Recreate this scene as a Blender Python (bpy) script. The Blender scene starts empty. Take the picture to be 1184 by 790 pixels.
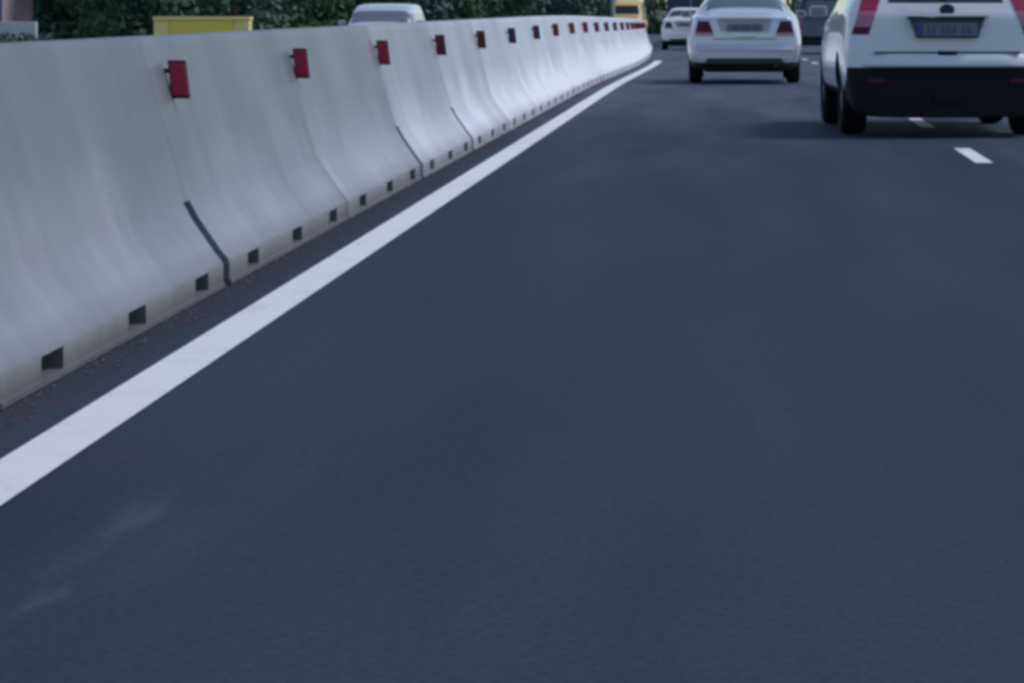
import bpy, bmesh, math, random
from mathutils import Vector, Matrix
R = math.radians
random.seed(7)
S = bpy.context.scene
COL = S.collection
F = 3630.0 / 1184.0                  # focal length in picture widths
CAM_H = 1.15

# ------------------------------------------------------------------ road shape
def shift(d):                         # the road bends gently to the left far ahead
    if d < 60: return 0.0
    if d < 95: return -(d - 60) ** 2 / 2500.0
    if d < 112:
        t = d - 95
        return -0.49 - 0.028 * t + 0.016 * t * t / 34.0
    t = 112 - 95
    return -0.49 - 0.028 * t + 0.016 * t * t / 34.0 - 0.012 * (d - 112)
def drop(d):                          # and falls away slowly past a low crest
    if d < 40: return 0.0
    if d < 50: return -0.0055 * (d - 40) ** 2 / 20.0
    if d < 400: return -0.0275 - 0.0055 * (d - 50)
    return -0.0275 - 0.0055 * 350
def heading(d):
    return math.atan2(shift(d + 1) - shift(d - 1), 2.0)

# ------------------------------------------------------------------ materials
def new_mat(name):
    m = bpy.data.materials.new(name); m.use_nodes = True
    nt = m.node_tree; b = nt.nodes['Principled BSDF']
    return m, nt, b
def plain(name, col, rough=0.5, metal=0.0, coat=0.0, var=0.06, scale=6.0, spec=0.5):
    """base colour with a slight cloudy variation so that nothing is one flat tone"""
    m, nt, b = new_mat(name)
    tc = nt.nodes.new('ShaderNodeTexCoord'); n = nt.nodes.new('ShaderNodeTexNoise')
    n.inputs['Scale'].default_value = scale; n.inputs['Detail'].default_value = 5
    nt.links.new(tc.outputs['Object'], n.inputs['Vector'])
    mx = nt.nodes.new('ShaderNodeMix'); mx.data_type = 'RGBA'
    mx.inputs[6].default_value = (*[c * (1 - var) for c in col], 1)
    mx.inputs[7].default_value = (*[min(1, c * (1 + var)) for c in col], 1)
    nt.links.new(n.outputs['Fac'], mx.inputs[0]); nt.links.new(mx.outputs[2], b.inputs['Base Color'])
    b.inputs['Roughness'].default_value = rough; b.inputs['Metallic'].default_value = metal
    b.inputs['Coat Weight'].default_value = coat; b.inputs['Coat Roughness'].default_value = 0.05
    b.inputs['Specular IOR Level'].default_value = spec
    return m

def asphalt(name, base, spread=0.25, rough=0.55):
    m, nt, b = new_mat(name); N = nt.nodes.new; L = nt.links.new
    tc = N('ShaderNodeTexCoord')
    g = N('ShaderNodeTexNoise'); g.inputs['Scale'].default_value = 38; g.inputs['Detail'].default_value = 8; g.inputs['Roughness'].default_value = .85
    L(tc.outputs['Object'], g.inputs['Vector'])
    v = N('ShaderNodeTexVoronoi'); v.inputs['Scale'].default_value = 130
    L(tc.outputs['Object'], v.inputs['Vector'])
    mp = N('ShaderNodeMapping'); mp.inputs['Scale'].default_value = (1.1, 0.12, 1)
    L(tc.outputs['Object'], mp.inputs['Vector'])
    p = N('ShaderNodeTexNoise'); p.inputs['Scale'].default_value = 1.4; p.inputs['Detail'].default_value = 4
    L(mp.outputs[0], p.inputs['Vector'])
    q = N('ShaderNodeTexNoise'); q.inputs['Scale'].default_value = 0.9; q.inputs['Detail'].default_value = 3
    L(tc.outputs['Object'], q.inputs['Vector'])
    # aggregate
    r = N('ShaderNodeValToRGB')
    r.color_ramp.elements[0].position = .32; r.color_ramp.elements[1].position = .68
    r.color_ramp.elements[0].color = (*[c * (1 - spread) for c in base], 1)
    r.color_ramp.elements[1].color = (*[c * (1 + spread) for c in base], 1)
    L(g.outputs['Fac'], r.inputs[0])
    # wheel-track wear and patches
    r2 = N('ShaderNodeValToRGB')
    r2.color_ramp.elements[0].position = .3; r2.color_ramp.elements[1].position = .7
    r2.color_ramp.elements[0].color = (.82, .80, .82, 1); r2.color_ramp.elements[1].color = (1.18, 1.18, 1.16, 1)
    L(p.outputs['Fac'], r2.inputs[0])
    m1 = N('ShaderNodeMix'); m1.data_type = 'RGBA'; m1.blend_type = 'MULTIPLY'; m1.inputs[0].default_value = 1
    L(r.outputs[0], m1.inputs[6]); L(r2.outputs[0], m1.inputs[7])
    r3 = N('ShaderNodeValToRGB')
    r3.color_ramp.elements[0].position = .35; r3.color_ramp.elements[1].position = .68
    r3.color_ramp.elements[0].color = (1.08, .96, 1.01, 1); r3.color_ramp.elements[1].color = (.90, 1.04, 1.02, 1)
    L(q.outputs['Fac'], r3.inputs[0])
    m2 = N('ShaderNodeMix'); m2.data_type = 'RGBA'; m2.blend_type = 'MULTIPLY'; m2.inputs[0].default_value = 1
    L(m1.outputs[2], m2.inputs[6]); L(r3.outputs[0], m2.inputs[7])
    col = m2.outputs[2]
    # far asphalt painted paler past a ragged edge, standing in for grazing sheen
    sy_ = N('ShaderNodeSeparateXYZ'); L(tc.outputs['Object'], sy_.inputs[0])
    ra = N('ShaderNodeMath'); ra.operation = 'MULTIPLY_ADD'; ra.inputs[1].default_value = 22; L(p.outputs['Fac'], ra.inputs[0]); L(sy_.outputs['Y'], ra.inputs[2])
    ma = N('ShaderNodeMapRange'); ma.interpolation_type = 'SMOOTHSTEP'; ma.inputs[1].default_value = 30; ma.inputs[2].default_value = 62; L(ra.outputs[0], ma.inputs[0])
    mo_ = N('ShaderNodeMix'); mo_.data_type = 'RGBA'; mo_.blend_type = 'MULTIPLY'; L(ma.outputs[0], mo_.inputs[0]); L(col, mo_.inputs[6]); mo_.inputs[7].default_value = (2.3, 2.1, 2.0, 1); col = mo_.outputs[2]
    for (sx, sy, rad, amt) in ((-1.345, 7.05, .075, .55), (-1.345, 6.08, .045, .5), (-1.20, 6.7, .12, .22), (-1.38, 6.5, .05, .25)):   # pale dried splashes, drawn out along the lane
        sb_ = N('ShaderNodeVectorMath'); sb_.operation = 'SUBTRACT'; sb_.inputs[1].default_value = (sx, sy, 0); L(tc.outputs['Object'], sb_.inputs[0])
        sc_ = N('ShaderNodeVectorMath'); sc_.operation = 'MULTIPLY'; sc_.inputs[1].default_value = (1, .17, 0); L(sb_.outputs[0], sc_.inputs[0])
        wv = N('ShaderNodeTexNoise'); wv.inputs['Scale'].default_value = 14; wv.inputs['Detail'].default_value = 6; L(sc_.outputs[0], wv.inputs['Vector'])
        wa = N('ShaderNodeVectorMath'); wa.operation = 'MULTIPLY_ADD'; wa.inputs[1].default_value = (.12, .12, 0); L(wv.outputs['Color'], wa.inputs[0]); L(sc_.outputs[0], wa.inputs[2])
        vm = N('ShaderNodeVectorMath'); vm.operation = 'DISTANCE'; vm.inputs[1].default_value = (.06, .06, 0); L(wa.outputs[0], vm.inputs[0])
        mr = N('ShaderNodeMapRange'); mr.interpolation_type = 'SMOOTHSTEP'; mr.inputs[1].default_value = rad * .15; mr.inputs[2].default_value = rad; mr.inputs[3].default_value = amt; mr.inputs[4].default_value = 0
        L(vm.outputs['Value'], mr.inputs[0])
        mm = N('ShaderNodeMix'); mm.data_type = 'RGBA'; L(mr.outputs[0], mm.inputs[0]); L(col, mm.inputs[6]); mm.inputs[7].default_value = (.075, .105, .145, 1); col = mm.outputs[2]
    L(col, b.inputs['Base Color'])
    b.inputs['Roughness'].default_value = rough
    b.inputs['Specular IOR Level'].default_value = 0.06
    bp = N('ShaderNodeBump'); bp.inputs['Strength'].default_value = .09; bp.inputs['Distance'].default_value = .003
    L(v.outputs['Distance'], bp.inputs['Height']); L(bp.outputs[0], b.inputs['Normal'])
    return m

def concrete(name, base):
    m, nt, b = new_mat(name); N = nt.nodes.new; L = nt.links.new
    tc = N('ShaderNodeTexCoord'); oi = N('ShaderNodeObjectInfo')
    off = N('ShaderNodeVectorMath'); off.operation = 'SCALE'; off.inputs[0].default_value = (37, 53, 0)
    L(oi.outputs['Random'], off.inputs['Scale'])
    ad = N('ShaderNodeVectorMath'); L(tc.outputs['Object'], ad.inputs[0]); L(off.outputs[0], ad.inputs[1])
    mp = N('ShaderNodeMapping'); mp.inputs['Scale'].default_value = (.5, 5, .35); L(ad.outputs[0], mp.inputs['Vector'])
    st = N('ShaderNodeTexNoise'); st.inputs['Scale'].default_value = 1.3; st.inputs['Detail'].default_value = 5; L(mp.outputs[0], st.inputs['Vector'])
    bl = N('ShaderNodeTexNoise'); bl.inputs['Scale'].default_value = 1.1; bl.inputs['Detail'].default_value = 6; L(ad.outputs[0], bl.inputs['Vector'])
    fi = N('ShaderNodeTexNoise'); fi.inputs['Scale'].default_value = 45; fi.inputs['Detail'].default_value = 5; L(ad.outputs[0], fi.inputs['Vector'])
    def ramp(src, a, c, p0=.3, p1=.7):
        r = N('ShaderNodeValToRGB'); r.color_ramp.elements[0].position = p0; r.color_ramp.elements[1].position = p1
        r.color_ramp.elements[0].color = (*a, 1); r.color_ramp.elements[1].color = (*c, 1); L(src, r.inputs[0]); return r.outputs[0]
    def mul(a, c):
        x = N('ShaderNodeMix'); x.data_type = 'RGBA'; x.blend_type = 'MULTIPLY'; x.inputs[0].default_value = 1
        L(a, x.inputs[6]); L(c, x.inputs[7]); return x.outputs[2]
    c = ramp(st.outputs['Fac'], [k * .90 for k in base], [k * 1.08 for k in base])
    c = mul(c, ramp(bl.outputs['Fac'], (.78, .80, .84), (1.14, 1.12, 1.12)))
    c = mul(c, ramp(fi.outputs['Fac'], (.93, .93, .93), (1.06, 1.06, 1.06)))
    c = mul(c, oi.outputs['Color'])          # tone of each block: near ones darker, far ones paler
    # lower slope painted paler, upper face darker, imitating sky light; ragged upper edge
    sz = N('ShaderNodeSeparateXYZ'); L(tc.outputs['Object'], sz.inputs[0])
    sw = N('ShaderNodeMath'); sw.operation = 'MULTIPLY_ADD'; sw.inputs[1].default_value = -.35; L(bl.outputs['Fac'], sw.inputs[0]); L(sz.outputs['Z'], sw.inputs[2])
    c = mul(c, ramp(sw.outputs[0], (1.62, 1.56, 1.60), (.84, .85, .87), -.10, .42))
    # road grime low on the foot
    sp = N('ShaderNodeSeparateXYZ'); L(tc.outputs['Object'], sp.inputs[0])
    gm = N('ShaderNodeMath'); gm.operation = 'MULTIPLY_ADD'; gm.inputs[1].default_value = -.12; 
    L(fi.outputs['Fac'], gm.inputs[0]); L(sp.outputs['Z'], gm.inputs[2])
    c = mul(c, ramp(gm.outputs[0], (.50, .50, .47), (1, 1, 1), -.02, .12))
    cap = N('ShaderNodeMix'); cap.data_type = 'RGBA'; cap.blend_type = 'DARKEN'; cap.inputs[0].default_value = 1; cap.inputs[7].default_value = (.82, .82, .83, 1); L(c, cap.inputs[6]); c = cap.outputs[2]
    L(c, b.inputs['Base Color']); b.inputs['Roughness'].default_value = .45
    bp = N('ShaderNodeBump'); bp.inputs['Strength'].default_value = .25; bp.inputs['Distance'].default_value = .004
    L(fi.outputs['Fac'], bp.inputs['Height']); L(bp.outputs[0], b.inputs['Normal'])
    return m

def road_paint(name, col):
    m, nt, b = new_mat(name); N = nt.nodes.new; L = nt.links.new
    tc = N('ShaderNodeTexCoord')
    n = N('ShaderNodeTexNoise'); n.inputs['Scale'].default_value = 40; n.inputs['Detail'].default_value = 8; n.inputs['Roughness'].default_value = .75
    L(tc.outputs['Object'], n.inputs['Vector'])
    n2 = N('ShaderNodeTexNoise'); n2.inputs['Scale'].default_value = 2.5; n2.inputs['Detail'].default_value = 4; L(tc.outputs['Object'], n2.inputs['Vector'])
    a = N('ShaderNodeMath'); L(n.outputs['Fac'], a.inputs[0]); L(n2.outputs['Fac'], a.inputs[1])
    r = N('ShaderNodeValToRGB'); r.color_ramp.elements[0].position = .62; r.color_ramp.elements[1].position = .9
    r.color_ramp.elements[0].color = (*[c * .35 for c in col], 1); r.color_ramp.elements[1].color = (*col, 1)
    L(a.outputs[0], r.inputs[0]); L(r.outputs[0], b.inputs['Base Color']); b.inputs['Roughness'].default_value = .6
    return m

def foliage(name, dark, light):
    m, nt, b = new_mat(name); N = nt.nodes.new; L = nt.links.new
    gi = N('ShaderNodeNewGeometry')
    r = N('ShaderNodeValToRGB'); r.color_ramp.elements[0].color = (*dark, 1); r.color_ramp.elements[1].color = (*light, 1)
    L(gi.outputs['Random Per Island'], r.inputs[0]); L(r.outputs[0], b.inputs['Base Color'])
    b.inputs['Roughness'].default_value = .6; b.inputs['Specular IOR Level'].default_value = .25
    return m

M = {}
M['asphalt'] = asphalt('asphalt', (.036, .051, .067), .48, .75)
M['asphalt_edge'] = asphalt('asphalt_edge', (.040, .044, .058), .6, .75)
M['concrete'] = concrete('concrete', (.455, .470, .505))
M['paint'] = road_paint('road_paint', (.80, .80, .80))
M['grit'] = plain('grit', (.14, .13, .12), .9, var=.6, scale=60)
M['earth'] = plain('grass_earth', (.045, .055, .025), .9, var=.5, scale=.8)
M['silver'] = plain('silver_paint', (.60, .63, .69), .27, .22, .6, .02)
M['white_car'] = plain('white_paint', (.70, .72, .745), .30, .0, .8, .02)
M['white'] = plain('white_van_paint', (.80, .80, .80), .3, 0, .6, .02)
M['pale_silver'] = plain('pale_silver_paint', (.55, .60, .62), .35, .2, .5, .02)
M['navy'] = plain('navy_paint', (.015, .025, .07), .3, .1, .7, .05)
M['navy_box'] = plain('navy_panel', (.03, .055, .13), .5, 0, 0, .12)
M['cream'] = plain('cream_yellow_paint', (.85, .62, .20), .4, 0, .4, .06)
M['dark_grey'] = plain('dark_grey_plastic', (.035, .038, .042), .7, var=.15)
M['black'] = plain('black_plastic', (.010, .010, .011), .75, var=.2, spec=.25)
M['tyre'] = plain('tyre_rubber', (.012, .012, .013), .85, var=.3, scale=30, spec=.2)
M['rim'] = plain('alloy', (.35, .36, .38), .4, .8, 0, .05)
M['glass'] = plain('tinted_glass', (.02, .028, .035), .06, 0, 0, .05, spec=.8)
M['glass_pale'] = plain('pale_glass', (.10, .12, .14), .12, 0, 0, .08, spec=1.0)
M['red_lens'] = plain('red_lens', (.38, .02, .06), .18, 0, .5, .12)
M['dark_lens'] = plain('dark_red_lens', (.085, .008, .028), .5, 0, 0, .15, spec=.25)
M['pink_lens'] = plain('pale_lens', (.42, .22, .26), .25, 0, .5, .1)
M['reflector_red'] = plain('reflector_red', (.46, .008, .05), .5, 0, 0, .30, 18)
_nt = M['reflector_red'].node_tree; _b = _nt.nodes['Principled BSDF']; _src = _b.inputs['Base Color'].links[0].from_socket
_oi = _nt.nodes.new('ShaderNodeObjectInfo'); _mx = _nt.nodes.new('ShaderNodeMix'); _mx.data_type = 'RGBA'; _mx.blend_type = 'MULTIPLY'; _mx.inputs[0].default_value = 1
_nt.links.new(_src, _mx.inputs[6]); _nt.links.new(_oi.outputs['Color'], _mx.inputs[7]); _nt.links.new(_mx.outputs[2], _b.inputs['Base Color'])
M['reflector_case'] = plain('reflector_case', (.018, .016, .022), .6, var=.2)
M['chrome'] = plain('chrome', (.7, .72, .74), .15, 1.0, 0, .02)
M['plate'] = plain('plate_white', (.15, .165, .21), .45, var=.18, scale=14)
M['plate_blue'] = plain('plate_blue', (.02, .05, .25), .45)
M['yellow'] = plain('yellow_steel', (.93, .62, .07), .5, 0, .1, .18, 3)
M['pale_yellow'] = plain('pale_yellow_steel', (.92, .70, .22), .5, 0, .1, .12)
M['galv'] = plain('galvanised_steel', (.45, .45, .42), .5, .4, 0, .1)
M['plaster'] = plain('pinkish_plaster', (.40, .31, .33), .85, var=.15, scale=1.5)
M['white_wall'] = plain('whitewash', (.55, .57, .56), .85, var=.15, scale=2)
M['blue_shutter'] = plain('blue_shutter', (.03, .06, .20), .5)
M['roof_tile'] = plain('roof_tile', (.22, .09, .06), .8, var=.3)
M['bark'] = plain('bark', (.07, .055, .04), .9, var=.4)
M['leaf_a'] = foliage('leaf_dark', (.040, .090, .060), (.095, .175, .095))
M['leaf_b'] = foliage('leaf_mid', (.045, .095, .045), (.105, .180, .070))
M['leaf_c'] = foliage('leaf_blue', (.038, .092, .080), (.090, .175, .145))
M['shrub'] = foliage('shrub_leaf', (.045, .065, .050), (.12, .14, .11))

# ------------------------------------------------------------------ helpers
def link(o, parent=None):
    COL.objects.link(o)
    if parent is not None: o.parent = parent
    return o
def obj(name, bm, mat, parent=None, smooth=False, angle=None):
    me = bpy.data.meshes.new(name)
    bmesh.ops.recalc_face_normals(bm, faces=bm.faces) if angle != 'keep' else None
    bm.to_mesh(me); bm.free()
    if smooth:
        for p in me.polygons: p.use_smooth = True
        me.set_sharp_from_angle(angle=R(38))
    me.materials.append(mat)
    return link(bpy.data.objects.new(name, me), parent)
def tag(o, label, cat, group=None):
    o['label'] = label; o['category'] = cat
    if group: o['group'] = group
    return o
def thing(name, label, cat, loc, rz=0, group=None):
    o = bpy.data.objects.new(name, None); link(o); o.location = loc; o.rotation_euler = (0, 0, rz); o.empty_display_size = .2
    return tag(o, label, cat, group)
def dup(root, label, group=None):
    r = root.copy(); link(r); r['label'] = label
    if group: r['group'] = group
    for ch in list(root.children):
        c = ch.copy(); link(c, r)
        for g in ch.children:
            e = g.copy(); link(e, c)
    return r
def box(bm, x0, x1, y0, y1, z0, z1, bev=0.0):
    vs = [bm.verts.new(p) for p in ((x0,y0,z0),(x1,y0,z0),(x1,y1,z0),(x0,y1,z0),(x0,y0,z1),(x1,y0,z1),(x1,y1,z1),(x0,y1,z1))]
    fs = [bm.faces.new([vs[i] for i in q]) for q in ((3,2,1,0),(4,5,6,7),(0,1,5,4),(1,2,6,5),(2,3,7,6),(3,0,4,7))]
    if bev:
        es = list({e for f in fs for e in f.edges})
        bmesh.ops.bevel(bm, geom=es, offset=bev, segments=2, affect='EDGES', profile=.6)
    return bm
def nb(*a, **k): return box(bmesh.new(), *a, **k)
def tube(bm, p0, p1, r0, r1=None, n=12, caps=True):
    r1 = r0 if r1 is None else r1
    p0, p1 = Vector(p0), Vector(p1); d = (p1 - p0).normalized()
    u = d.orthogonal().normalized(); w = d.cross(u)
    a = []; b = []
    for i in range(n):
        t = 2 * math.pi * i / n; v = u * math.cos(t) + w * math.sin(t)
        a.append(bm.verts.new(p0 + v * r0)); b.append(bm.verts.new(p1 + v * r1))
    for i in range(n): bm.faces.new((a[i], a[(i+1) % n], b[(i+1) % n], b[i]))
    if caps: bm.faces.new(a[::-1]); bm.faces.new(b)
    return bm
def lathe_x(prof, n=40):               # profile (x, r) turned round the x axis, closed loop
    bm = bmesh.new(); rings = []
    for i in range(n):
        t = 2 * math.pi * i / n
        rings.append([bm.verts.new((x, r * math.cos(t), r * math.sin(t))) for x, r in prof])
    k = len(prof)
    for i in range(n):
        A, B = rings[i], rings[(i + 1) % n]
        for j in range(k):
            try: bm.faces.new((A[j], A[(j+1) % k], B[(j+1) % k], B[j]))
            except ValueError: pass
    return bm
def strip(name, x0, x1, z, d0, d1, mat, step=2.0, thick=0.0, extra=None):
    bm = bmesh.new(); n = max(1, int((d1 - d0) / step)); prev = None
    for i in range(n + 1):
        d = d0 + (d1 - d0) * i / n
        s = shift(d); h = drop(d) + z
        row = [bm.verts.new((x0 + s, d, h)), bm.verts.new((x1 + s, d, h))]
        if prev: bm.faces.new((prev[0], prev[1], row[1], row[0]))
        prev = row
    if thick:
        ret = bmesh.ops.extrude_face_region(bm, geom=list(bm.faces))
        for v in ret['geom']:
            if isinstance(v, bmesh.types.BMVert): v.co.z -= thick
    o = obj(name, bm, mat); o['kind'] = 'structure'
    return o

# ------------------------------------------------------------------ setting
bm = bmesh.new()
ds = [-3000, -200, -40, 0, 40, 46, 50, 100, 200, 300, 400, 700, 1500, 4000]
xs = [-3000, -400, -60, -20, -3, 12, 60, 400, 3000]
grid = [[bm.verts.new((x, d, drop(d) - .42)) for x in xs] for d in ds]
for i in range(len(ds) - 1):
    for j in range(len(xs) - 1): bm.faces.new((grid[i][j], grid[i][j+1], grid[i+1][j+1], grid[i+1][j]))
g = obj('ground', bm, M['earth']); g['kind'] = 'structure'
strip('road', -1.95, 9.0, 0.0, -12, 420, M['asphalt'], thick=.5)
strip('shoulder', -2.95, -1.952, -0.004, -12, 130, M['asphalt_edge'], thick=.5)
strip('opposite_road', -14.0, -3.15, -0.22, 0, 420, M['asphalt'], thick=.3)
strip('edge_line', -1.862, -1.690, .004, -12, 75, M['paint'], 1.0)
strip('opposite_edge_line', -13.4, -13.22, -.216, 0, 240, M['paint'], 2.0)
bm = bmesh.new()
for k in range(-2, 30):
    d0 = 22.95 + 6.7 * k; d1 = d0 + 2.35
    rows = []
    for d in (d0, (d0 + d1) / 2, d1):
        rows.append([bm.verts.new((x + shift(d), d, drop(d) + .004)) for x in (1.745, 1.875)])
    for a, b in zip(rows, rows[1:]): bm.faces.new((a[0], a[1], b[1], b[0]))
o = obj('lane_line', bm, M['paint']); o['kind'] = 'structure'

# ------------------------------------------------------------------ concrete barrier blocks
LEN = 4.0
def barrier_mesh(open_start=False, open_end=False):
    """one block, its front (road side) profile at x>=0 .. back at x<0; y 0..LEN; origin on the road-side foot line"""
    bm = bmesh.new()
    FP = [(.008, 0), (.008, .018), (0, .020), (0, .090), (-.007, .106), (-.032, .136), (-.128, .275), (-.166, .345), (-.355, .975), (-.362, 1.002), (-.378, 1.018)]
    BP = [(-.53, 1.018), (-.546, 1.002), (-.553, .975), (-.72, .38), (-.74, .325), (-.89, .116), (-.91, .1), (-.91, 0)]
    prof = FP + BP
    pock = [(.56, .87), (1.92, 2.24), (3.26, 3.56)]
    ys = [(0.0004, 1), (0.060, 1), (0.075, 0)] if open_start else [(0.0004, .05), (0.014, .04), (0.02, 0)]
    for a, b in pock: ys += [(a, 0), (b, 0)]
    ys += [(LEN - .075, 0), (LEN - .060, 1), (LEN - .0004, 1)] if open_end else [(LEN - .02, 0), (LEN - .014, .04), (LEN - .0004, .05)]
    rows = []
    for y, rec in ys:
        row = []
        for i, (x, z) in enumerate(prof):
            xx = x
            if rec and i < len(FP):     # the tongue-and-groove end: set back low down, flush near the top
                k = max(0.0, min(1.0, (.34 - z) / .06))
                xx = x - .34 * k * rec
            row.append(bm.verts.new((xx, y, z)))
        rows.append(row)
    n = len(prof)
    for r in range(len(rows) - 1):
        A, B = rows[r], rows[r + 1]
        isp = any(abs(ys[r][0] - a) < 1e-6 for a, b in pock)
        for i in range(n - 1):
            if isp and i == 2:
                dx = -.42
                q = [A[2], B[2], B[3], A[3]]
                inn = [bm.verts.new((v.co.x + dx, v.co.y, v.co.z)) for v in q]
                for k in range(4): bm.faces.new((q[k], q[(k+1) % 4], inn[(k+1) % 4], inn[k]))
                bm.faces.new(inn)
            else:
                bm.faces.new((A[i], B[i], B[i+1], A[i+1]))
        bm.faces.new((A[n-1], B[n-1], B[0], A[0]))
    bm.faces.new(rows[0]); bm.faces.new(rows[-1][::-1])
    return bm
# a separate dark concrete is not needed: all share one cast
first = None
TONE = [.35, .35, .38, .48, .72, .98, 1.15, 1.3, 1.4, 1.5]
ORD = ['nearest', 'second', 'third', 'fourth', 'fifth', 'sixth', 'seventh', 'eighth', 'ninth', 'tenth', 'eleventh', 'twelfth', 'thirteenth', 'fourteenth', 'fifteenth', 'sixteenth', 'seventeenth', 'eighteenth', 'nineteenth', 'twentieth', 'twenty-first', 'twenty-second', 'twenty-third', 'twenty-fourth', 'twenty-fifth', 'twenty-sixth']
def barrier_label(k):
    if k == 0: return 'concrete barrier block at the left picture edge, only the corner of its foot showing'
    if k == 1: return 'concrete barrier block in front with no reflector in view, dark pocket slots along its foot'
    return 'grey concrete barrier block carrying the %s reflector counted from the camera' % (ORD[k - 2] if k > 2 else 'nearest red')
for k in range(26):
    d = 4.92 + 4.0 * k
    if first is None:
        t = thing('concrete_barrier', '', 'barrier', (0, 0, 0), 0, 'concrete barrier blocks along the left road edge')
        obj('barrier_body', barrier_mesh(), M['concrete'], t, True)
        variants = {(False, False): t.children[0].data}
        rb = nb(-.305, -.228, .385, .415, .757, .920, bev=.006); box(rb, -.35, -.304, .392, .408, .865, .885)
        # slanted like the barrier face it is bolted to
        for v in rb.verts: v.co.x -= (v.co.z - .835) * .12
        rf = obj('reflector', rb, M['reflector_case'], t)
        lb = nb(-.299, -.234, .376, .3845, .770, .908, bev=.003)
        for v in lb.verts: v.co.x -= (v.co.z - .835) * .12
        obj('lens', lb, M['reflector_red'], rf)
        first = t; o = t
    else:
        o = dup(first, '')
    o['label'] = barrier_label(k)
    blk_tone = TONE[min(k, len(TONE) - 1)]; blk_tone *= random.uniform(.96, 1.04)
    for ch in o.children: ch.color = (blk_tone, blk_tone, blk_tone * .995, 1)
    opens = (k in (2, 4, 5), k + 1 in (2, 4, 5))
    if opens not in variants:
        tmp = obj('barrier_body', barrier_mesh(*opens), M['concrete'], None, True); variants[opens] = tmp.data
        bpy.data.objects.remove(tmp)
    dull = (1, .8, .75, .22, .15, .15, .2, .3, .6, .5)[min(max(k - 2, 0), 9)]
    for ch in list(o.children):
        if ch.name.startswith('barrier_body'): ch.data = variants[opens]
        for g in ch.children:
            g.color = (dull, dull, dull, 1)
            if k > 2: ch.location.y = random.uniform(-.30, -.22)
            ch.rotation_euler = (0, 0, 0)
    if opens[0]:                       # black insert added to deepen the shade in an open joint
        sl_ = bmesh.new()
        pts = [(-.07, .02), (-.07, .10), (-.19, .27), (-.40, .27), (-.40, .02)]
        a_ = [sl_.verts.new((x, -.02, z)) for x, z in pts]; b_ = [sl_.verts.new((x, .02, z)) for x, z in pts]
        sl_.faces.new(a_); sl_.faces.new(b_[::-1])
        for q in range(5): sl_.faces.new((a_[q], a_[(q+1) % 5], b_[(q+1) % 5], b_[q]))
        obj('joint_shade', sl_, M['black'], o)
    o.location = (-2.10 + shift(d) + random.uniform(-.0005, .0005), d, drop(d))
    dd = (drop(d + 4) - drop(d)) / 4
    o.rotation_euler = (math.atan(dd), 0, -math.atan2(shift(d + 4) - shift(d), 4.0))

# grit and small stones gathered along the barrier foot
gb = bmesh.new(); rg = random.Random(21)
for _ in range(700):
    d = 6 + 40 * rg.random() ** 1.5; x = -2.085 + abs(rg.gauss(0, .055)); r_ = rg.uniform(.0025, .008)
    c_ = Vector((x + shift(d), d, drop(d) + r_ * .5))
    ps = [gb.verts.new(c_ + Vector((a * r_ * rg.uniform(.7, 1.3), b * r_ * rg.uniform(.7, 1.6), c * r_ * rg.uniform(.5, .9)))) for a, b, c in ((1,0,0),(-1,0,0),(0,1,0),(0,-1,0),(0,0,1),(0,0,-1))]
    for q in ((0,2,4),(2,1,4),(1,3,4),(3,0,4),(2,0,5),(1,2,5),(3,1,5),(0,3,5)): gb.faces.new([ps[i] for i in q])
gr = obj('grit', gb, M['grit']); gr['kind'] = 'stuff'; tag(gr, 'loose grit and small stones gathered along the barrier foot', 'grit')
# ------------------------------------------------------------------ cars
def loft(stations, dy0=None, dy1=None):
    """stations: (y, zb, zm, zbelt, ztop, wb, wm, wbelt, wtop); rings of points, mirrored, closed ends"""
    bm = bmesh.new(); rings = []
    def half(s):
        y, zb, zm, zl, zt, wb, wm, wl, wt = s
        return [(0, zb), (wb * .86, zb), (wb, zb + .05), (wm, zm), ((wm + wl) / 2 + .006, (zm + zl) / 2), (wl, zl), (wl - .035, zl + .03),
                (wt + .01, zt - .075), (wt - .07, zt - .015), (wt * .45, zt), (0, zt)]
    for si, s in enumerate(stations):
        h = half(s)
        dy = [0] * len(h)
        if dy0 and si < len(dy0): dy = dy0[si]
        if dy1 and si >= len(stations) - len(dy1): dy = dy1[si - len(stations) + len(dy1)]
        rt = [bm.verts.new((x, s[0] + dy[i], z)) for i, (x, z) in enumerate(h)]
        lf = [rt[i] if h[i][0] == 0 else bm.verts.new((-h[i][0], s[0] + dy[i], h[i][1])) for i in range(len(h))]
        rings.append((rt, lf))
    n = len(rings[0][0])
    for (ra, la), (rb, lb) in zip(rings, rings[1:]):
        for i in range(n - 1):
            bm.faces.new((ra[i], rb[i], rb[i+1], ra[i+1])); bm.faces.new((la[i+1], lb[i+1], lb[i], la[i]))
    for idx in (0, -1):
        rt, lf = rings[idx]
        for i in range(n - 1):
            q = []
            for v in (rt[i], rt[i+1], lf[i+1], lf[i]):
                if v not in q: q.append(v)
            f = bm.faces.new(q if idx == 0 else q[::-1])
    bmesh.ops.recalc_face_normals(bm, faces=bm.faces)
    return bm
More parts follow.
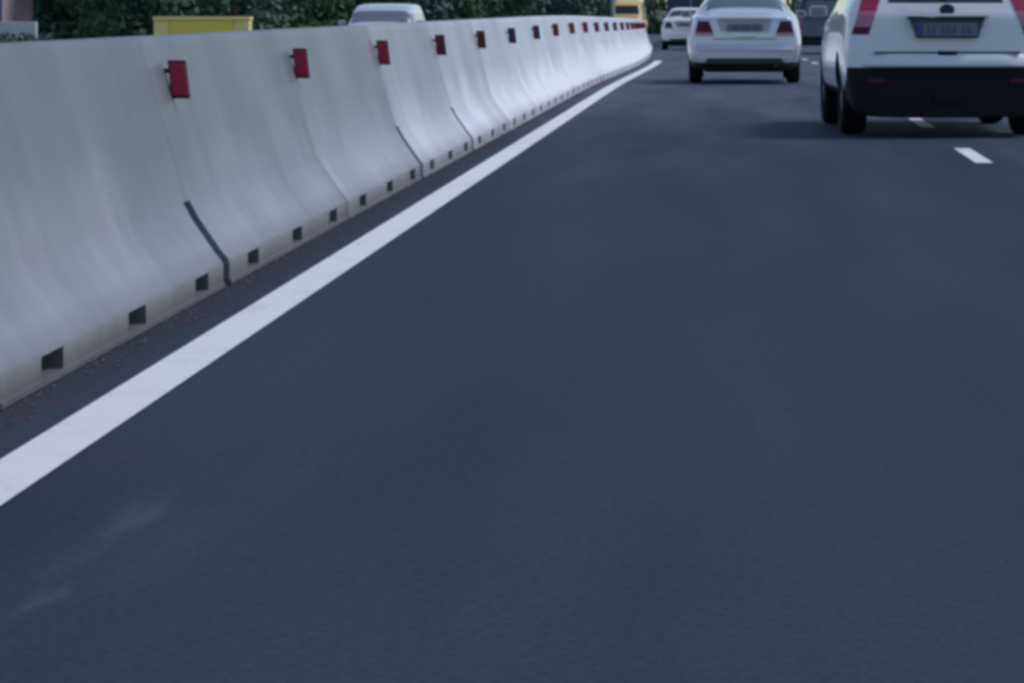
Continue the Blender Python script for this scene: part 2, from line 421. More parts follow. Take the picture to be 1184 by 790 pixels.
def solid(bm, level=3, arches=()):
    """subdivide and cut the wheel arches; returns a new bmesh"""
    me = bpy.data.meshes.new('shell'); bm.to_mesh(me); bm.free()
    o = bpy.data.objects.new('shell', me); COL.objects.link(o)
    m = o.modifiers.new('s', 'SUBSURF'); m.levels = level; m.render_levels = level
    cut = []
    for (ya, r, xin) in arches:
        for sx in (-1, 1):
            cb = tube(bmesh.new(), (sx * xin, ya, r * .93), (sx * 1.3, ya, r * .93), r, n=36)
            bmesh.ops.recalc_face_normals(cb, faces=cb.faces)
            cm = bpy.data.meshes.new('cut'); cb.to_mesh(cm); cb.free()
            co = bpy.data.objects.new('cut', cm); COL.objects.link(co); cut.append(co)
            b = o.modifiers.new('b', 'BOOLEAN'); b.operation = 'DIFFERENCE'; b.solver = 'EXACT'; b.object = co
    dg = bpy.context.evaluated_depsgraph_get(); dg.update()
    em = bpy.data.meshes.new_from_object(o.evaluated_get(dg))
    out = bmesh.new(); out.from_mesh(em)
    for c in cut + [o]:
        d = c.data; bpy.data.objects.remove(c); bpy.data.meshes.remove(d)
    bpy.data.meshes.remove(em)
    return out
def cutplanes(bm, planes):
    for co, no in planes:
        bmesh.ops.bisect_plane(bm, geom=list(bm.verts) + list(bm.edges) + list(bm.faces), plane_co=co, plane_no=no, dist=1e-5)
def take(bm, pred):
    """lift the faces that satisfy pred out of the shell as a bmesh of their own"""
    bm.normal_update()
    fs = [f for f in bm.faces if pred(f.calc_center_median(), f.normal)]
    out = bmesh.new(); mp = {}
    for f in fs:
        vs = []
        for v in f.verts:
            if v.index not in mp or True:
                key = v
                if key not in mp: mp[key] = out.verts.new(v.co)
                vs.append(mp[key])
        try: out.faces.new(vs)
        except ValueError: pass
    bmesh.ops.delete(bm, geom=fs, context='FACES')
    out.normal_update()
    return out
def thicken(bm, out=.006, inn=.03):
    bm.normal_update()
    fs = list(bm.faces); nrm = {v: v.normal.copy() for v in bm.verts}
    low = {v: bm.verts.new(v.co - nrm[v] * inn) for v in list(bm.verts)}
    bed = [e for e in bm.edges if len(e.link_faces) == 1]
    for e in bed:
        a, b = e.verts
        f = e.link_faces[0]; vs = list(f.verts); i = vs.index(a)
        if vs[(i + 1) % len(vs)] is b: a, b = b, a
        bm.faces.new((a, b, low[b], low[a]))
    for v, nn in nrm.items(): v.co += nn * out
    return bm
def wheel_parts(parent, x, y, r, w, side):
    h = w / 2
    e = obj('wheel', lathe_x([(-h + .03, r * .62), (-h, r * .72), (-h, r * .9), (-h + .025, r * .98), (-.02, r), (.02, r), (h - .025, r * .98), (h, r * .9), (h, r * .72), (h - .03, r * .62)]), M['tyre'], parent, True)
    e.location = (x, y, r)
    b = lathe_x([(-h * .8, r * .5), (-h * .8, r * .625), (h * .8, r * .625), (h * .8, r * .58), (h * .55, r * .5)], 36)
    for k in range(5):
        t = 2 * math.pi * k / 5
        c, s_ = math.cos(t), math.sin(t)
        tube(b, (h * .55, c * .03, s_ * .03), (h * .6, c * r * .56, s_ * r * .56), .035, .025, 8)
    tube(b, (h * .3, 0, 0), (h * .7, 0, 0), .07, .06, 16)
    if side < 0:
        for v in b.verts: v.co.x *= -1
    obj('rim', b, M['rim'], e, True)
    return e
def mirrors(root, y, z, x, mat):
    for sx in (-1, 1):
        b = nb(min(sx * (x - .04), sx * (x + .13)), max(sx * (x - .04), sx * (x + .13)), y, y + .10, z + .02, z + .13, bev=.03)
        mo = obj('door_mirror', b, M['recess'], root, True)
        obj('mirror_glass', nb(min(sx * (x + .0), sx * (x + .115)), max(sx * (x + .0), sx * (x + .115)), y - .006, y - .001, z + .04, z + .115), M['glass_pale'], mo)

def plate(root, y0, y1, z0):
    b = nb(-.26, .26, y0, y1, z0, z0 + .11, bev=.004)
    for x0 in (-.185, -.135, -.06, -.01, .04, .12, .17): box(b, x0, x0 + .034, y0 - .002, y0 + .002, z0 + .02, z0 + .09)
    o = obj('licence_plate', b, M['plate'], root); o.data.materials.append(M['recess_dark'])
    for f in o.data.polygons:
        if f.center.y < y0 - .0005: f.material_index = 1
    return o
def build_suv(root):
    #            y     zb   zm   zbelt ztop  wb    wm    wbelt wtop
    st = [(0.00, .18, .60, 1.06, 1.60, .76, .80, .765, .53),
          (0.06, .17, .60, 1.07, 1.63, .82, .875, .835, .57),
          (0.22, .17, .60, 1.08, 1.67, .84, .905, .875, .61),
          (0.70, .30, .60, 1.09, 1.69, .885, .912, .89, .64),
          (1.50, .31, .60, 1.06, 1.70, .885, .910, .89, .66),
          (2.40, .31, .60, 1.02, 1.66, .885, .910, .89, .65),
          (2.95, .31, .60, 1.00, 1.48, .885, .910, .885, .64),
          (3.40, .31, .60, .98, 1.10, .885, .910, .87, .70),
          (4.10, .31, .58, .90, .98, .83, .885, .80, .62),
          (4.42, .35, .52, .76, .83, .74, .78, .68, .50)]
    a = [0, 0, 0, 0, .05, .09, .12, .42, .50, .52, .52]
    dy0 = [a, [v * .95 for v in a], [v * .7 for v in a], [v * .3 for v in a]]
    bm = solid(loft(st, dy0), 3, [(.86, .385, .60), (3.48, .385, .60)])
    V = Vector
    cutplanes(bm, [(V((0, 0, .615)), V((0, 0, 1))), (V((0, 0, .745)), V((0, 0, 1))), (V((0, 0, .90)), V((0, 0, 1))), (V((0, 0, .965)), V((0, 0, 1))),
                   (V((0, 0, 1.175)), V((0, 0, 1))), (V((0, 0, 1.53)), V((0, 0, 1))),
                   (V((.672, 0, .93)), V((1, 0, .36))), (V((-.672, 0, .93)), V((-1, 0, .36))), (V((.82, 0, .93)), V((1, 0, .32))), (V((-.82, 0, .93)), V((-1, 0, .32))), (V((0, 0, 1.10)), V((0, 0, 1))),
                   (V((.505, 0, 1.2)), V((1, 0, .22))), (V((-.505, 0, 1.2)), V((-1, 0, .22))),
                   (V((0, .50, 0)), V((0, 1, 0))), (V((0, .30, .9)), V((0, 1, -.45)))])
    for ya in (.86, 3.48):
        for sx in (-1, 1):
            obj('wheel_well', take(bm, lambda c, n: (c.y - ya) ** 2 + (c.z - .358) ** 2 < .3855 ** 2 and c.z > .30 and .5 < c.x * sx < .93), M['black'], root)
    clad = take(bm, lambda c, n: c.z < .615 and (abs(c.x) < .875 - max(0, .36 - c.z) * .2 or c.z < .30 or c.y > .95 and c.z < .38))
    obj('bumper_cladding', clad, M['black'], root, True)
    gl = take(bm, lambda c, n: n.y < -.3 and 1.175 < c.z < 1.53 and abs(c.x) < .505 + .22 * (1.2 - c.z) - .0 and c.y < .8)
    obj('rear_window', gl, M['glass'], root, True)
    for sx in (-1, 1):
        inlamp = lambda c: c.y < 1.0 and .672 - .36 * (c.z - .93) < c.x * sx < .82 - .32 * (c.z - .93)
        lamp = None
        for z0, z1, nm, mt, o_ in ((.965, 1.10, 'tail_lamp', 'mauve_lens', .008), (1.10, 1.53, 'red_segment', 'red_lens', .008), (.90, .965, 'lamp_base', 'dark_lens', .007)):
            seg = take(bm, lambda c, n: z0 < c.z < z1 and inlamp(c) and n.y < .1)
            q = obj(nm, thicken(seg, o_, .03), M[mt], lamp or root, True)
            lamp = lamp or q
    for sx in (-1, 1):
        obj('side_window', take(bm, lambda c, n: n.x * sx > .55 and c.z > 1.175 and c.z < 1.53 and .55 < c.y < 3.2), M['glass'], root, True)
    ws = take(bm, lambda c, n: n.y > .35 and c.z > 1.12 and c.z < 1.60 and abs(c.x) < .62)
    obj('windscreen', ws, M['glass'], root, True)
    obj('body', bm, M['white_car'], root, True)
    # tailgate fittings
    y_at = lambda z: -0.0 + max(0, z - .60) * .115
    r = bmesh.new()                               # plate recess: a dark trapezoid frame with a hood above
    pts = [(-.34, 1.062), (.34, 1.062), (.27, .872), (-.27, .872)]
    fr = [r.verts.new((x, .018 + (z - .87) * .2, z)) for x, z in pts]; bk = [r.verts.new((x, .10, z)) for x, z in pts]
    r.faces.new(fr)
    for i in range(4): r.faces.new((fr[i], fr[(i+1) % 4], bk[(i+1) % 4], bk[i]))
    rec = obj('plate_recess', r, M['glass'], root)
    obj('plate_hood', nb(-.36, .36, -.018, .09, 1.048, 1.085, bev=.012), M['chrome'], root, True)
    pl = plate(root, -.012, .012, .888)
    obj('blue_band', nb(-.254, -.215, -.0145, -.012, .894, .992), M['plate_blue'], pl)
    obj('tailgate_gap', nb(-.64, .64, -.004, .05, .741, .751), M['black'], root)
    em = tube(bmesh.new(), (0, -.012, 1.118), (0, .06, 1.118), .045, .05, 20)
    for v in em.verts: v.co.x *= 1.35
    obj('badge', em, M['reflector_case'], root, True)
    obj('tailgate_handle', nb(-.085, .085, -.018, .06, .715, .757, bev=.012), M['black'], root, True)
    bs = bmesh.new(); rows = []
    for q in range(25):
        x = -.80 + 1.6 * q / 24; yy = 1.1 * max(0, abs(x) - .45) ** 2
        rows.append([bs.verts.new((x, yy + a_, b_)) for a_, b_ in ((.10, .618), (-.045, .618), (-.062, .632), (-.058, .665), (-.02, .715), (.0, .735), (.10, .737))])
    for ra, rb_ in zip(rows, rows[1:]):
        for q in range(6): bs.faces.new((ra[q], ra[q+1], rb_[q+1], rb_[q]))
    bs.faces.new(rows[0]); bs.faces.new(rows[-1][::-1])
    obj('bumper_step', bs, M['white_car'], root, True)
    obj('tow_cover', nb(-.12, .12, -.03, .1, .30, .40, bev=.015), M['black'], root, True)
    for sx in (-1, 1):
        obj('bumper_reflector', nb(sx * .62 - .08, sx * .62 + .08, -.012, .08, .475, .515, bev=.008), M['dark_lens'], root, True)
    w = tube(bmesh.new(), (0, .12, 1.20), (-.32, .18, 1.27), .012, .008, 8); obj('rear_wiper', w, M['black'], root, True)
    u = bmesh.new(); box(u, -.55, .55, .3, 4.0, .30, .36, bev=.02)
    tube(u, (-.62, .86, .33), (.62, .86, .33), .05); tube(u, (-.62, 3.48, .33), (.62, 3.48, .33), .05)
    obj('underbody', u, M['black'], root)
    for yy in (.86, 3.48):
        for sx in (-1, 1): wheel_parts(root, sx * .77, yy, .345, .225, sx)
    mirrors(root, 3.0, 1.02, .90, M['white_car'])

def build_sedan(root, paint, glass='glass_pale'):
    st = [(0.00, .30, .58, .97, 1.00, .70, .77, .62, .46),
          (0.05, .28, .58, .985, 1.02, .76, .83, .685, .52),
          (0.20, .24, .58, .99, 1.035, .79, .86, .745, .56),
          (0.42, .20, .58, .985, 1.06, .80, .866, .78, .60),
          (0.62, .19, .58, .985, 1.11, .80, .868, .80, .60),
          (1.10, .18, .58, .98, 1.37, .80, .868, .82, .515),
          (1.60, .18, .58, .97, 1.43, .80, .868, .82, .51),
          (2.25, .18, .58, .96, 1.42, .80, .868, .835, .55),
          (2.75, .18, .58, .95, 1.25, .80, .868, .83, .58),
          (3.20, .18, .58, .92, 1.00, .80, .866, .80, .66),
          (3.95, .19, .56, .82, .90, .79, .84, .74, .58),
          (4.38, .24, .48, .66, .73, .68, .73, .62, .46)]
    a = [0, 0, 0, 0, .015, .03, .05, .05, .05, .05, .05]
    dy0 = [a, a, [v * .6 for v in a]]
    V = Vector
    bm = solid(loft(st, dy0), 3, [(.98, .345, .58), (3.68, .345, .58)])
    P = lambda x, y, z: V((x, y, z))
    cutplanes(bm, [(P(0, 0, .325), P(0, 0, 1)), (P(0, 0, .39), P(0, 0, 1)), (P(0, 0, .715), P(0, 0, 1)), (P(0, 0, .765), P(0, 0, 1)), (P(0, 0, .94), P(0, 0, 1)),
                   (P(.49, 0, .83), P(1, 0, -.35)), (P(-.49, 0, .83), P(-1, 0, -.35)), (P(0, .26, .8), P(0, 1, -.3)),
                   (P(.715, 0, .83), P(1, 0, .2)), (P(-.715, 0, .83), P(-1, 0, .2)), (P(0, .64, 0), P(0, 1, 0)), (P(0, 1.13, 0), P(0, 1, 0)), (P(0, 2.32, 0), P(0, 1, 0)), (P(0, 2.95, 0), P(0, 1, 0)),
                   (P(.535, 0, 1.25), P(1, 0, .32)), (P(-.535, 0, 1.25), P(-1, 0, .32)), (P(0, 0, 1.03), P(0, 0, 1)), (P(0, 0, 1.36), P(0, 0, 1))])
    for ya in (.98, 3.68):
        for sx in (-1, 1):
            obj('wheel_well', take(bm, lambda c, n: (c.y - ya) ** 2 + (c.z - .321) ** 2 < .3455 ** 2 and c.z > .19 and .5 < c.x * sx < .9), M['black'], root)
    low = take(bm, lambda c, n: c.z < .325 or (c.z < .39 and n.y < -.6 and abs(c.x) < .58))
    obj('lower_valance', low, M['dark_grey'], root, True)
    inner = lambda c: abs(c.x) < .535 + .32 * (1.25 - c.z)
    rw = take(bm, lambda c, n: .64 < c.y < 1.13 and n.z > .3 and inner(c))
    obj('rear_window', rw, M[glass], root, True)
    ws = take(bm, lambda c, n: 2.32 < c.y < 2.95 and n.z > .3 and inner(c))
    obj('windscreen', ws, M[glass], root, True)
    for sx in (-1, 1):
        obj('side_window', take(bm, lambda c, n: n.x * sx > .6 and 1.03 < c.z < 1.36 and .85 < c.y < 2.75), M['glass'], root, True)
    for sx in (-1, 1):
        inl = lambda c: .49 + .35 * (c.z - .83) < c.x * sx < .715 - .2 * (c.z - .83)
        up = take(bm, lambda c, n: .765 < c.z < .94 and inl(c) and c.y < .26 + .3 * (c.z - .8))
        lamp = obj('tail_lamp', thicken(up, .006, .03), M['dark_lens'], root, True)
        lo = take(bm, lambda c, n: .715 < c.z < .765 and inl(c) and c.y < .26 + .3 * (c.z - .8))
        obj('lamp_base', thicken(lo, .006, .03), M['pink_lens'], lamp, True)
    obj('body', bm, paint, root, True)
    r = bmesh.new()
    pts = [(-.41, .965), (.41, .965), (.35, .775), (-.35, .775)]
    fr = [r.verts.new((x, .012 + (z - .76) * .10, z)) for x, z in pts]; bk = [r.verts.new((x, .08, z)) for x, z in pts]
    r.faces.new(fr)
    for i in range(4): r.faces.new((fr[i], fr[(i+1) % 4], bk[(i+1) % 4], bk[i]))
    obj('plate_recess', r, M['recess'], root)
    pl = plate(root, -.010, .011, .785)
    obj('boot_gap', nb(-.47, .47, -.004, .05, .668, .677), M['black'], root)
    obj('grip_strip', nb(-.40, .40, -.018, .05, .955, .985, bev=.01), M['recess'], root, True)
    bs = nb(-.72, .72, -.045, .10, .50, .61, bev=.012)
    for v in bs.verts:
        if v.co.y < .05 and v.co.z > .55: v.co.y += .05
    obj('bumper_trim', bs, paint, root, True)
    obj('chrome_strip', nb(-.17, .17, -.01, .03, .70, .725, bev=.006), M['chrome'], root, True)
    u = bmesh.new(); box(u, -.6, .6, .3, 4.0, .175, .26, bev=.03); tube(u, (-.6, .98, .3), (.6, .98, .3), .05)
    obj('underbody', u, M['black'], root)
    obj('exhaust_pipe', tube(bmesh.new(), (.46, -.02, .285), (.46, .35, .285), .026, .026, 14), M['dark_grey'], root, True)
    for sx in (-1, 1):
        h = nb(sx * .33 - .12, sx * .33 + .12, 1.36, 1.46, .98, 1.22, bev=.04); obj('head_rest', h, M['black'], root, True)
    for yy in (.98, 3.68):
        for sx in (-1, 1): wheel_parts(root, sx * .735, yy, .315, .20, sx)
    mirrors(root, 2.75, .96, .85, paint)

def build_van(root, paint, h=1.9, w=.92, glass='glass', zw=None):
    zw = zw or (1.12, h - .16)
    st = [(0.00, .30, .60, 1.05, h - .04, w * .85, w * .92, w * .90, w * .72),
          (0.06, .28, .60, 1.06, h - .02, w * .9, w * .97, w * .95, w * .76),
          (0.25, .24, .60, 1.06, h, w * .93, w, w * .98, w * .79),
          (1.50, .22, .60, 1.06, h, w * .93, w, w * .98, w * .80),
          (2.90, .22, .60, 1.05, h - .02, w * .93, w, w * .98, w * .78),
          (3.60, .22, .60, 1.02, h - .45, w * .93, w, w * .96, w * .76),
          (4.05, .22, .60, .98, 1.12, w * .92, w * .99, w * .93, w * .78),
          (4.55, .26, .55, .80, .90, w * .82, w * .86, w * .78, w * .6)]
    a = [0, 0, 0, 0, .02, .03, .05, .16, .2, .2, .2]
    V = lambda *p: Vector(p)
    bm = solid(loft(st, [a, a, [v * .6 for v in a]]), 3, [(.95, .375, .58), (3.65, .375, .58)])
    cutplanes(bm, [(V(0, 0, .33), V(0, 0, 1)), (V(0, 0, 1.12), V(0, 0, 1)), (V(0, 0, h - .22), V(0, 0, 1)), (V(0, 0, .82), V(0, 0, 1)),
                   (V(w * .62, 0, 0), V(1, 0, 0)), (V(-w * .62, 0, 0), V(-1, 0, 0)), (V(w * .78, 0, .9), V(1, 0, .1)), (V(-w * .78, 0, .9), V(-1, 0, .1)),
                   (V(0, .35, 0), V(0, 1, 0)), (V(0, 3.3, 0), V(0, 1, 0)), (V(0, 0, zw[0]), V(0, 0, 1)), (V(0, 0, zw[1]), V(0, 0, 1))])
    for ya in (.95, 3.65):
        for sx in (-1, 1):
            obj('wheel_well', take(bm, lambda c, n: (c.y - ya) ** 2 + (c.z - .349) ** 2 < .3755 ** 2 and c.z > .23 and .5 < c.x * sx < w + .02), M['black'], root)
    obj('sill', take(bm, lambda c, n: c.z < .33), M['black'], root, True)
    obj('rear_window', take(bm, lambda c, n: n.y < -.3 and 1.12 < c.z < h - .22 and abs(c.x) < w * .62 and c.y < .5), M[glass], root, True)
    obj('windscreen', take(bm, lambda c, n: n.y > .3 and zw[0] < c.z < zw[1] and abs(c.x) < w * .75), M[glass], root, True)
    for sx in (-1, 1):
        obj('side_window', take(bm, lambda c, n: n.x * sx > .6 and 1.12 < c.z < h - .22 and .35 < c.y < 3.3), M[glass], root, True)
    for sx in (-1, 1):
        l = take(bm, lambda c, n: .82 < c.z < 1.12 and c.x * sx > w * .78 - .1 * (c.z - .9) and c.y < .35)
        obj('tail_lamp', thicken(l, .006, .02), M['red_lens'], root, True)
    obj('body', bm, paint, root, True)
    obj('licence_plate', nb(-.26, .26, -.012, .02, .70, .81, bev=.004), M['plate'], root)
    obj('bumper', nb(-w * .86, w * .86, -.04, .12, .36, .52, bev=.03), M['black'], root, True)
    for yy in (.95, 3.65):
        for sx in (-1, 1): wheel_parts(root, sx * (w - .12), yy, .335, .205, sx)
    mirrors(root, 3.15, 1.08, w, paint)

M['mauve_lens'] = plain('mauve_lens', (.42, .14, .21), .25, 0, .5, .1)
M['recess_dark'] = plain('plate_dark', (.085, .095, .13), .5)
M['recess'] = plain('recess_shade', (.40, .43, .48), .4, var=.1)

def place(name, label, cat, px, d, rz=0.0, group=None, z=0.0):
    """thing whose local origin stands on the carriageway at depth d, at lateral position px metres"""
    return thing(name, label, cat, (px, d, drop(d) + z), rz, group)

suv = place('suv', 'white sport utility car on the right straddling the dashed lane line, black lower bumper', 'car', 1.835, 27.34, R(1.9))
build_suv(suv)
sed = place('sedan', 'silver saloon car with dark red tail lamps driving ahead in the left lane', 'car', .115, 46.45, R(.2))
build_sedan(sed, M['silver'])
onc = place('oncoming_car', 'pale silver car roof and windscreen rising above the concrete barrier', 'car', -7.80, 71.5, R(180 + 1), z=-.225)
build_van(onc, M['pale_silver'], 1.58, .81, 'glass_pale')
wc = place('sedan', 'small white car far ahead, half hidden by the left side of the silver saloon', 'car', -1.68, 105.0, heading(108) * -1)
build_sedan(wc, M['white'], 'glass')
nv = place('people_carrier', 'dark navy car between the silver saloon and the white sport utility car', 'car', 2.62, 92.0, -heading(95))
build_van(nv, M['navy'], 1.78, .92, 'glass_pale')
cv = place('van', 'cream yellow oncoming van beyond the far end of the concrete barrier', 'van', -6.45, 193.0, R(180 - 3))
build_van(cv, M['cream'], 2.42, 1.0, 'glass', (1.48, 2.0))

# ---- navy lorry far ahead
lor = place('lorry', 'tall dark blue lorry in front of the small white car', 'lorry', -1.52, 124.0, -heading(126))
lb = nb(-1.24, 1.24, 0, 7.0, .95, 3.6, bev=.04); bx = obj('cargo_box', lb, M['navy_box'], lor, True)
for sx in (-1, 1):
    obj('rear_door', nb(min(sx * .02, sx * 1.16), max(sx * .02, sx * 1.16), -.03, -.002, 1.02, 3.5, bev=.01), M['navy_box'], lor, True)
    obj('lock_rod', tube(bmesh.new(), (sx * .3, -.05, 1.0), (sx * .3, -.05, 3.5), .02, n=10), M['galv'], lor, True)
    obj('tail_lamp', nb(min(sx * .78, sx * 1.15), max(sx * .78, sx * 1.15), -.03, .05, .74, .88, bev=.015), M['red_lens'], lor, True)
    obj('mud_flap', nb(min(sx * .7, sx * 1.2), max(sx * .7, sx * 1.2), .9, .93, .25, .9), M['black'], lor)
c = bmesh.new(); box(c, -.45, -.33, .1, 8.6, .70, .945); box(c, .33, .45, .1, 8.6, .70, .945); box(c, -1.15, 1.15, .0, .1, .50, .62, bev=.02); box(c, -.7, -.6, .02, .1, .6, .8); box(c, .6, .7, .02, .1, .6, .8)
obj('chassis', c, M['black'], lor)
cb = nb(-1.2, 1.2, 7.15, 8.9, .5, 2.75, bev=.12); obj('cab', cb, M['navy'], lor, True)
obj('windscreen', nb(-1.0, 1.0, 8.895, 8.915, 1.6, 2.45, bev=.004), M['glass'], lor)
for yy in (1.6, 7.9):
    for sx in (-1, 1): wheel_parts(lor, sx * 1.02, yy, .48, .34, sx)

# ---- yellow storage box beyond the barrier
sb = thing('storage_box', 'long yellow steel box with paler ends showing above the concrete barrier', 'box', (-8.70, 51.0, drop(51) - .22), R(3))
obj('box_body', nb(-.52, .52, 0, .5, .06, 1.17, bev=.012), M['yellow'], sb, True)
for sx in (-1, 1):
    obj('end_panel', nb(min(sx * .523, sx * .77), max(sx * .523, sx * .77), .01, .49, .06, 1.17, bev=.012), M['pale_yellow'], sb, True)
obj('lid', nb(-.785, .785, -.025, .525, 1.172, 1.225, bev=.012), M['pale_yellow'], sb, True)
for sx in (-1, 1): obj('skid', nb(min(sx * .5, sx * .65), max(sx * .5, sx * .65), 0, .5, 0, .058), M['galv'], sb)

# ---- pale lamp post
lp = thing('lamp_post', 'pale lamp post standing beside the cream yellow van', 'lamp post', (-5.93, 150, drop(150) - .22))
obj('pole', tube(bmesh.new(), (0, 0, 0), (0, 0, 9), .125, .07, 20), M['galv'], lp, True)
obj('base', tube(bmesh.new(), (0, 0, 0), (0, 0, .5), .17, .16, 20), M['galv'], lp, True)
obj('arm', tube(bmesh.new(), (0, 0, 8.9), (-1.6, 0, 9.4), .05, .04, 12), M['galv'], lp, True)
obj('lamp_head', nb(-2.2, -1.5, -.13, .13, 9.34, 9.46, bev=.04), M['galv'], lp, True)

# ---- house at the left edge
hs = thing('house', 'pale pinkish plastered house at the far left with a blue shutter', 'house', (-23.1, 96.0, drop(96) - .42), 0)
obj('wall', nb(-8, 0, 0, 7, 0, 5.2), M['plaster'], hs)
obj('plinth', nb(-8.03, .03, -.04, 7.03, 0, .55, bev=.01), M['white_wall'], hs)
rf = bmesh.new()
v = [rf.verts.new(p) for p in ((-8.5, -.5, 5.0), (.5, -.5, 5.0), (.5, 7.5, 5.0), (-8.5, 7.5, 5.0), (-8.5, 3.5, 7.2), (.5, 3.5, 7.2))]
for q in ((0, 1, 5, 4), (2, 3, 4, 5), (1, 2, 5), (3, 0, 4), (3, 2, 1, 0)): rf.faces.new([v[i] for i in q])
rfo = obj('roof', rf, M['roof_tile'], hs)
obj('chimney', nb(-3.2, -2.6, 2.4, 3.0, 6.4, 7.7), M['plaster'], rfo)
for x in (-1.9, -5.3):
    wd = obj('window', nb(x - .55, x + .55, -.02, .02, 1.15, 2.5), M['glass'], hs)
    obj('frame', nb(x - .62, x + .62, -.035, -.021, 1.08, 1.15), M['white_wall'], wd)
    for sx in (-1, 1): obj('shutter', nb(min(x + sx * .56, x + sx * 1.1), max(x + sx * .56, x + sx * 1.1), -.06, -.003, 1.05, 2.55, bev=.01), M['blue_shutter'], hs)
wd = obj('window', nb(-.02, .02, .9, 2.0, .95, 2.3), M['glass'], hs)
obj('frame', nb(.021, .035, .85, 2.05, .90, .95), M['white_wall'], wd)
for ya in (.40, 2.02): obj('shutter', nb(.003, .05, ya, ya + .48, .9, 2.35, bev=.01), M['blue_shutter'], hs)
gw = obj('garden_wall', nb(-1.2, .95, 0, .22, 0, 1.36, bev=.02), M['white_wall']); gw.location = (-20.6, 88, drop(88) - .42)
tag(gw, 'low whitewashed garden wall in front of the pinkish house', 'wall')

# ------------------------------------------------------------------ trees
def crown_mesh(seed, rad, z0, z1, n, leaf):
    rnd = random.Random(seed); bm = bmesh.new()
    clumps = []
    for _ in range(46):
        t = rnd.random(); z = z0 + (z1 - z0) * t
        prof = (.72 + .5 * math.sin(math.pi * min(1, t * 1.15))) * (1 if t < .8 else (1 - t) / .2 * .7 + .3)
        a = rnd.uniform(0, 2 * math.pi); rr = rad * prof * (.35 + .55 * math.sqrt(rnd.random()))
        clumps.append((Vector((rr * math.cos(a), rr * math.sin(a), z)), rnd.uniform(.55, 1.15) * rad * .36))
    for i in range(14):                        # a skirt of low growth round the foot
        a = 2 * math.pi * i / 14 + rnd.uniform(-.2, .2)
        clumps.append((Vector((rad * .75 * math.cos(a), rad * .75 * math.sin(a), rnd.uniform(.25, .9))), rnd.uniform(.6, 1.0)))
    for _ in range(n):
        c, r = rnd.choice(clumps)
        d = Vector((rnd.gauss(0, 1), rnd.gauss(0, 1), rnd.gauss(0, 1))).normalized()
        p = c + d * r * (rnd.random() ** .4)
        if p.z < .05: p.z = rnd.uniform(.05, .3)
        s = leaf * rnd.uniform(.6, 1.5)
        nrm = (d + Vector((rnd.gauss(0, .6), rnd.gauss(0, .6), rnd.gauss(0, .6) + .3))).normalized()
        u = nrm.orthogonal().normalized(); u.rotate(Matrix.Rotation(rnd.uniform(0, 6.28), 3, nrm)); w = nrm.cross(u)
        q = [p + u * s, p + w * s * .55, p - u * s, p - w * s * .55]
        bm.faces.new([bm.verts.new(x) for x in q])
    return bm
def trunk_mesh(seed, h):
    rnd = random.Random(seed); bm = bmesh.new()
    tube(bm, (0, 0, -.1), (.05, .03, h * .45), .24, .16, 12); tube(bm, (.05, .03, h * .45), (0, 0, h * .85), .16, .05, 10)
    for _ in range(7):
        a = rnd.uniform(0, 6.28); z = rnd.uniform(h * .2, h * .6); l = rnd.uniform(1.0, 2.0)
        tube(bm, (0, 0, z), (l * math.cos(a), l * math.sin(a), z + l * .7), .08, .025, 8)
    return bm
KINDS = []
for i, (mat, lab) in enumerate((('leaf_a', 'dark green bushy tree'), ('leaf_b', 'mid green bushy tree'), ('leaf_c', 'blue green bushy tree'))):
    KINDS.append((crown_mesh(i + 3, 2.9, .5, 7.5, 9000, .15), mat, lab))
protos = {}
def tree(x, d, k, label, group, sc=1.0):
    if k not in protos:
        t = thing('tree', label, 'tree', (0, 0, 0), 0, group)
        obj('trunk', trunk_mesh(k, 7.0), M['bark'], t, True)
        obj('crown', KINDS[k][0], M[KINDS[k][1]], t)
        protos[k] = t; o = t
    else: o = dup(protos[k], label, group)
    o.location = (x, d, drop(d) - .42); o.rotation_euler = (0, 0, random.uniform(0, 6.28)); o.scale = (sc, sc, sc * random.uniform(.9, 1.15))
    return o
# row beyond the opposite carriageway
def px2x(px, d): return (px - 852) / 3630.0 * d
rowpx = [(188, 104), (232, 109), (275, 118), (335, 124), (392, 130), (450, 140), (505, 152), (555, 168), (600, 190), (640, 215), (675, 245)]
for i, (px, d) in enumerate(rowpx):
    k = (0, 2, 0, 1, 0, 2, 1, 0, 2, 0, 2)[i]
    tree(px2x(px, d), d + random.uniform(-2, 2), k, KINDS[k][2] + ' in the row beyond the concrete barrier', 'trees beyond the barrier, ' + KINDS[k][2])
for i, (px, d) in enumerate([(55, 128), (120, 128), (185, 132), (245, 138), (305, 142), (365, 150), (420, 160), (480, 175), (530, 195), (580, 220)]):
    k = (2, 0, 0, 2, 0, 1, 0, 2, 0, 2)[i]
    tree(px2x(px, d), d, k, KINDS[k][2] + ' standing behind the first row of trees', 'trees of the second row, ' + KINDS[k][2], 1.1)
for i in range(13):
    x = -62 + i * 6.2; d = 330 + random.uniform(-12, 12); k = (0, 2, 2)[i % 3]
    tree(x, d, k, KINDS[k][2] + ' in the far line of trees across the road bend', 'far trees across the bend, ' + KINDS[k][2], 1.35)
for i in range(5):
    d = 120 + i * 34
    tree(13.5 + shift(d), d, (0, 2)[i % 2], KINDS[(0, 2)[i % 2]][2] + ' on the right beyond the navy car', 'trees on the right, ' + KINDS[(0, 2)[i % 2]][2])
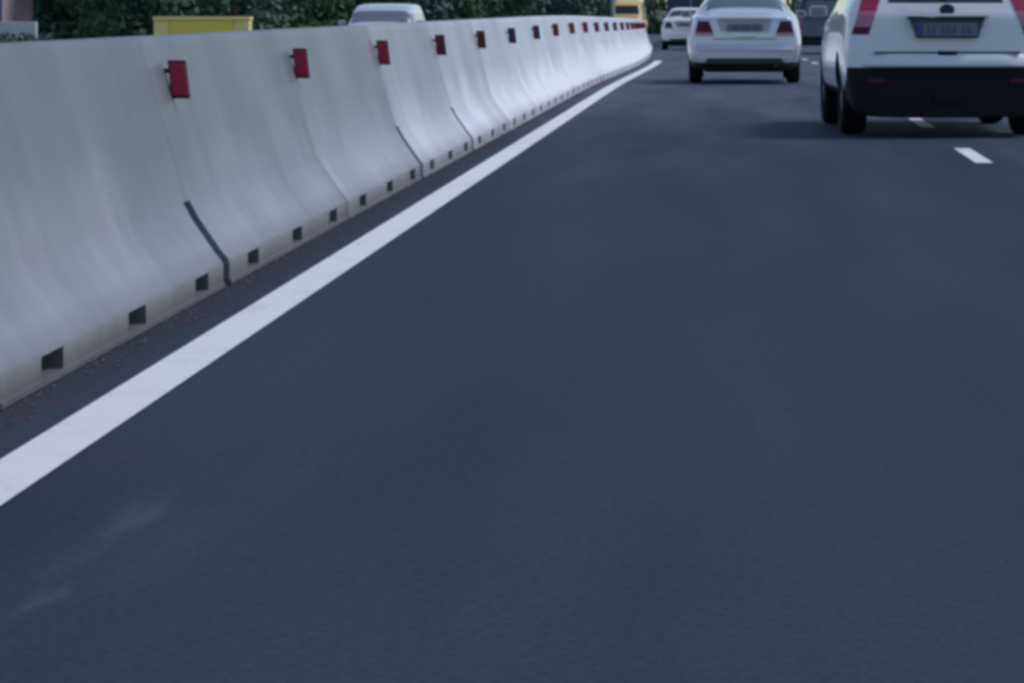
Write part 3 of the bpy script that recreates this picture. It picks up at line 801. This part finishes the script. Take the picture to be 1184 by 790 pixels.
# low grey green shrubs under the house
sh0 = None
for i, x in enumerate((-20.7, -20.1, -19.5, -19.0)):
    if sh0 is None:
        sh0 = thing('shrub', 'low grey green shrub in front of the garden wall', 'shrub', (0, 0, 0), 0, 'shrubs in front of the garden wall')
        rnd = random.Random(5); b = bmesh.new()
        for _ in range(900):
            dv = Vector((rnd.gauss(0, 1), rnd.gauss(0, 1), abs(rnd.gauss(0, 1)))).normalized() * (rnd.random() ** .4)
            p = Vector((dv.x * .6, dv.y * .6, dv.z * 1.12)); s = rnd.uniform(.04, .09)
            nn = (dv + Vector((rnd.gauss(0, .5), rnd.gauss(0, .5), rnd.gauss(0, .5)))).normalized(); u = nn.orthogonal().normalized(); w = nn.cross(u)
            b.faces.new([b.verts.new(q) for q in (p + u * s, p + w * s * .6, p - u * s, p - w * s * .6)])
        obj('foliage', b, M['shrub'], sh0)
        st = bmesh.new()
        for _ in range(6): tube(st, (0, 0, 0), (rnd.uniform(-.4, .4), rnd.uniform(-.3, .3), .5), .02, .008, 6)
        obj('stem', st, M['bark'], sh0); o = sh0
    else: o = dup(sh0, 'low grey green shrub in front of the garden wall')
    o.location = (x, 86.5, drop(86) - .42); o.rotation_euler = (0, 0, i * 1.3)

# ------------------------------------------------------------------ light, camera
SUN_EL, SUN_AZ = 52, 68               # azimuth measured from straight ahead towards the right
sl = bpy.data.lights.new('sun', 'SUN'); sl.energy = 1.5; sl.angle = R(14); sl.color = (1, .93, .94)
so = bpy.data.objects.new('sun', sl); link(so)
sv = Vector((math.sin(R(SUN_AZ)) * math.cos(R(SUN_EL)), math.cos(R(SUN_AZ)) * math.cos(R(SUN_EL)), math.sin(R(SUN_EL))))
so.rotation_euler = (-sv).to_track_quat('-Z', 'Y').to_euler()
W = bpy.data.worlds.new('World'); S.world = W; W.use_nodes = True
nt = W.node_tree; bg = nt.nodes['Background']
sky = nt.nodes.new('ShaderNodeTexSky'); sky.sky_type = 'NISHITA'; sky.sun_disc = False
sky.sun_elevation = R(SUN_EL); sky.sun_rotation = R(SUN_AZ); sky.air_density = 1.0; sky.dust_density = .6; sky.ozone_density = 1.0
nt.links.new(sky.outputs[0], bg.inputs['Color']); bg.inputs['Strength'].default_value = .13

cam = bpy.data.cameras.new('camera'); co = bpy.data.objects.new('camera', cam); link(co); S.camera = co
co.location = (0, 0, CAM_H); co.rotation_euler = (R(90), 0, 0)
cam.sensor_fit = 'HORIZONTAL'; cam.sensor_width = 36; cam.lens = 36 * F
cam.shift_x = -260 / 1184; cam.shift_y = -388 / 1184
cam.clip_start = .5; cam.clip_end = 6000
vs = S.view_settings; vs.view_transform = 'Standard'; vs.look = 'None'; vs.gamma = 1; vs.use_curve_mapping = False; vs.exposure = .1
S.render.engine = 'CYCLES'
S.cycles.pixel_filter_type = 'BLACKMAN_HARRIS'; S.cycles.filter_width = 3.7
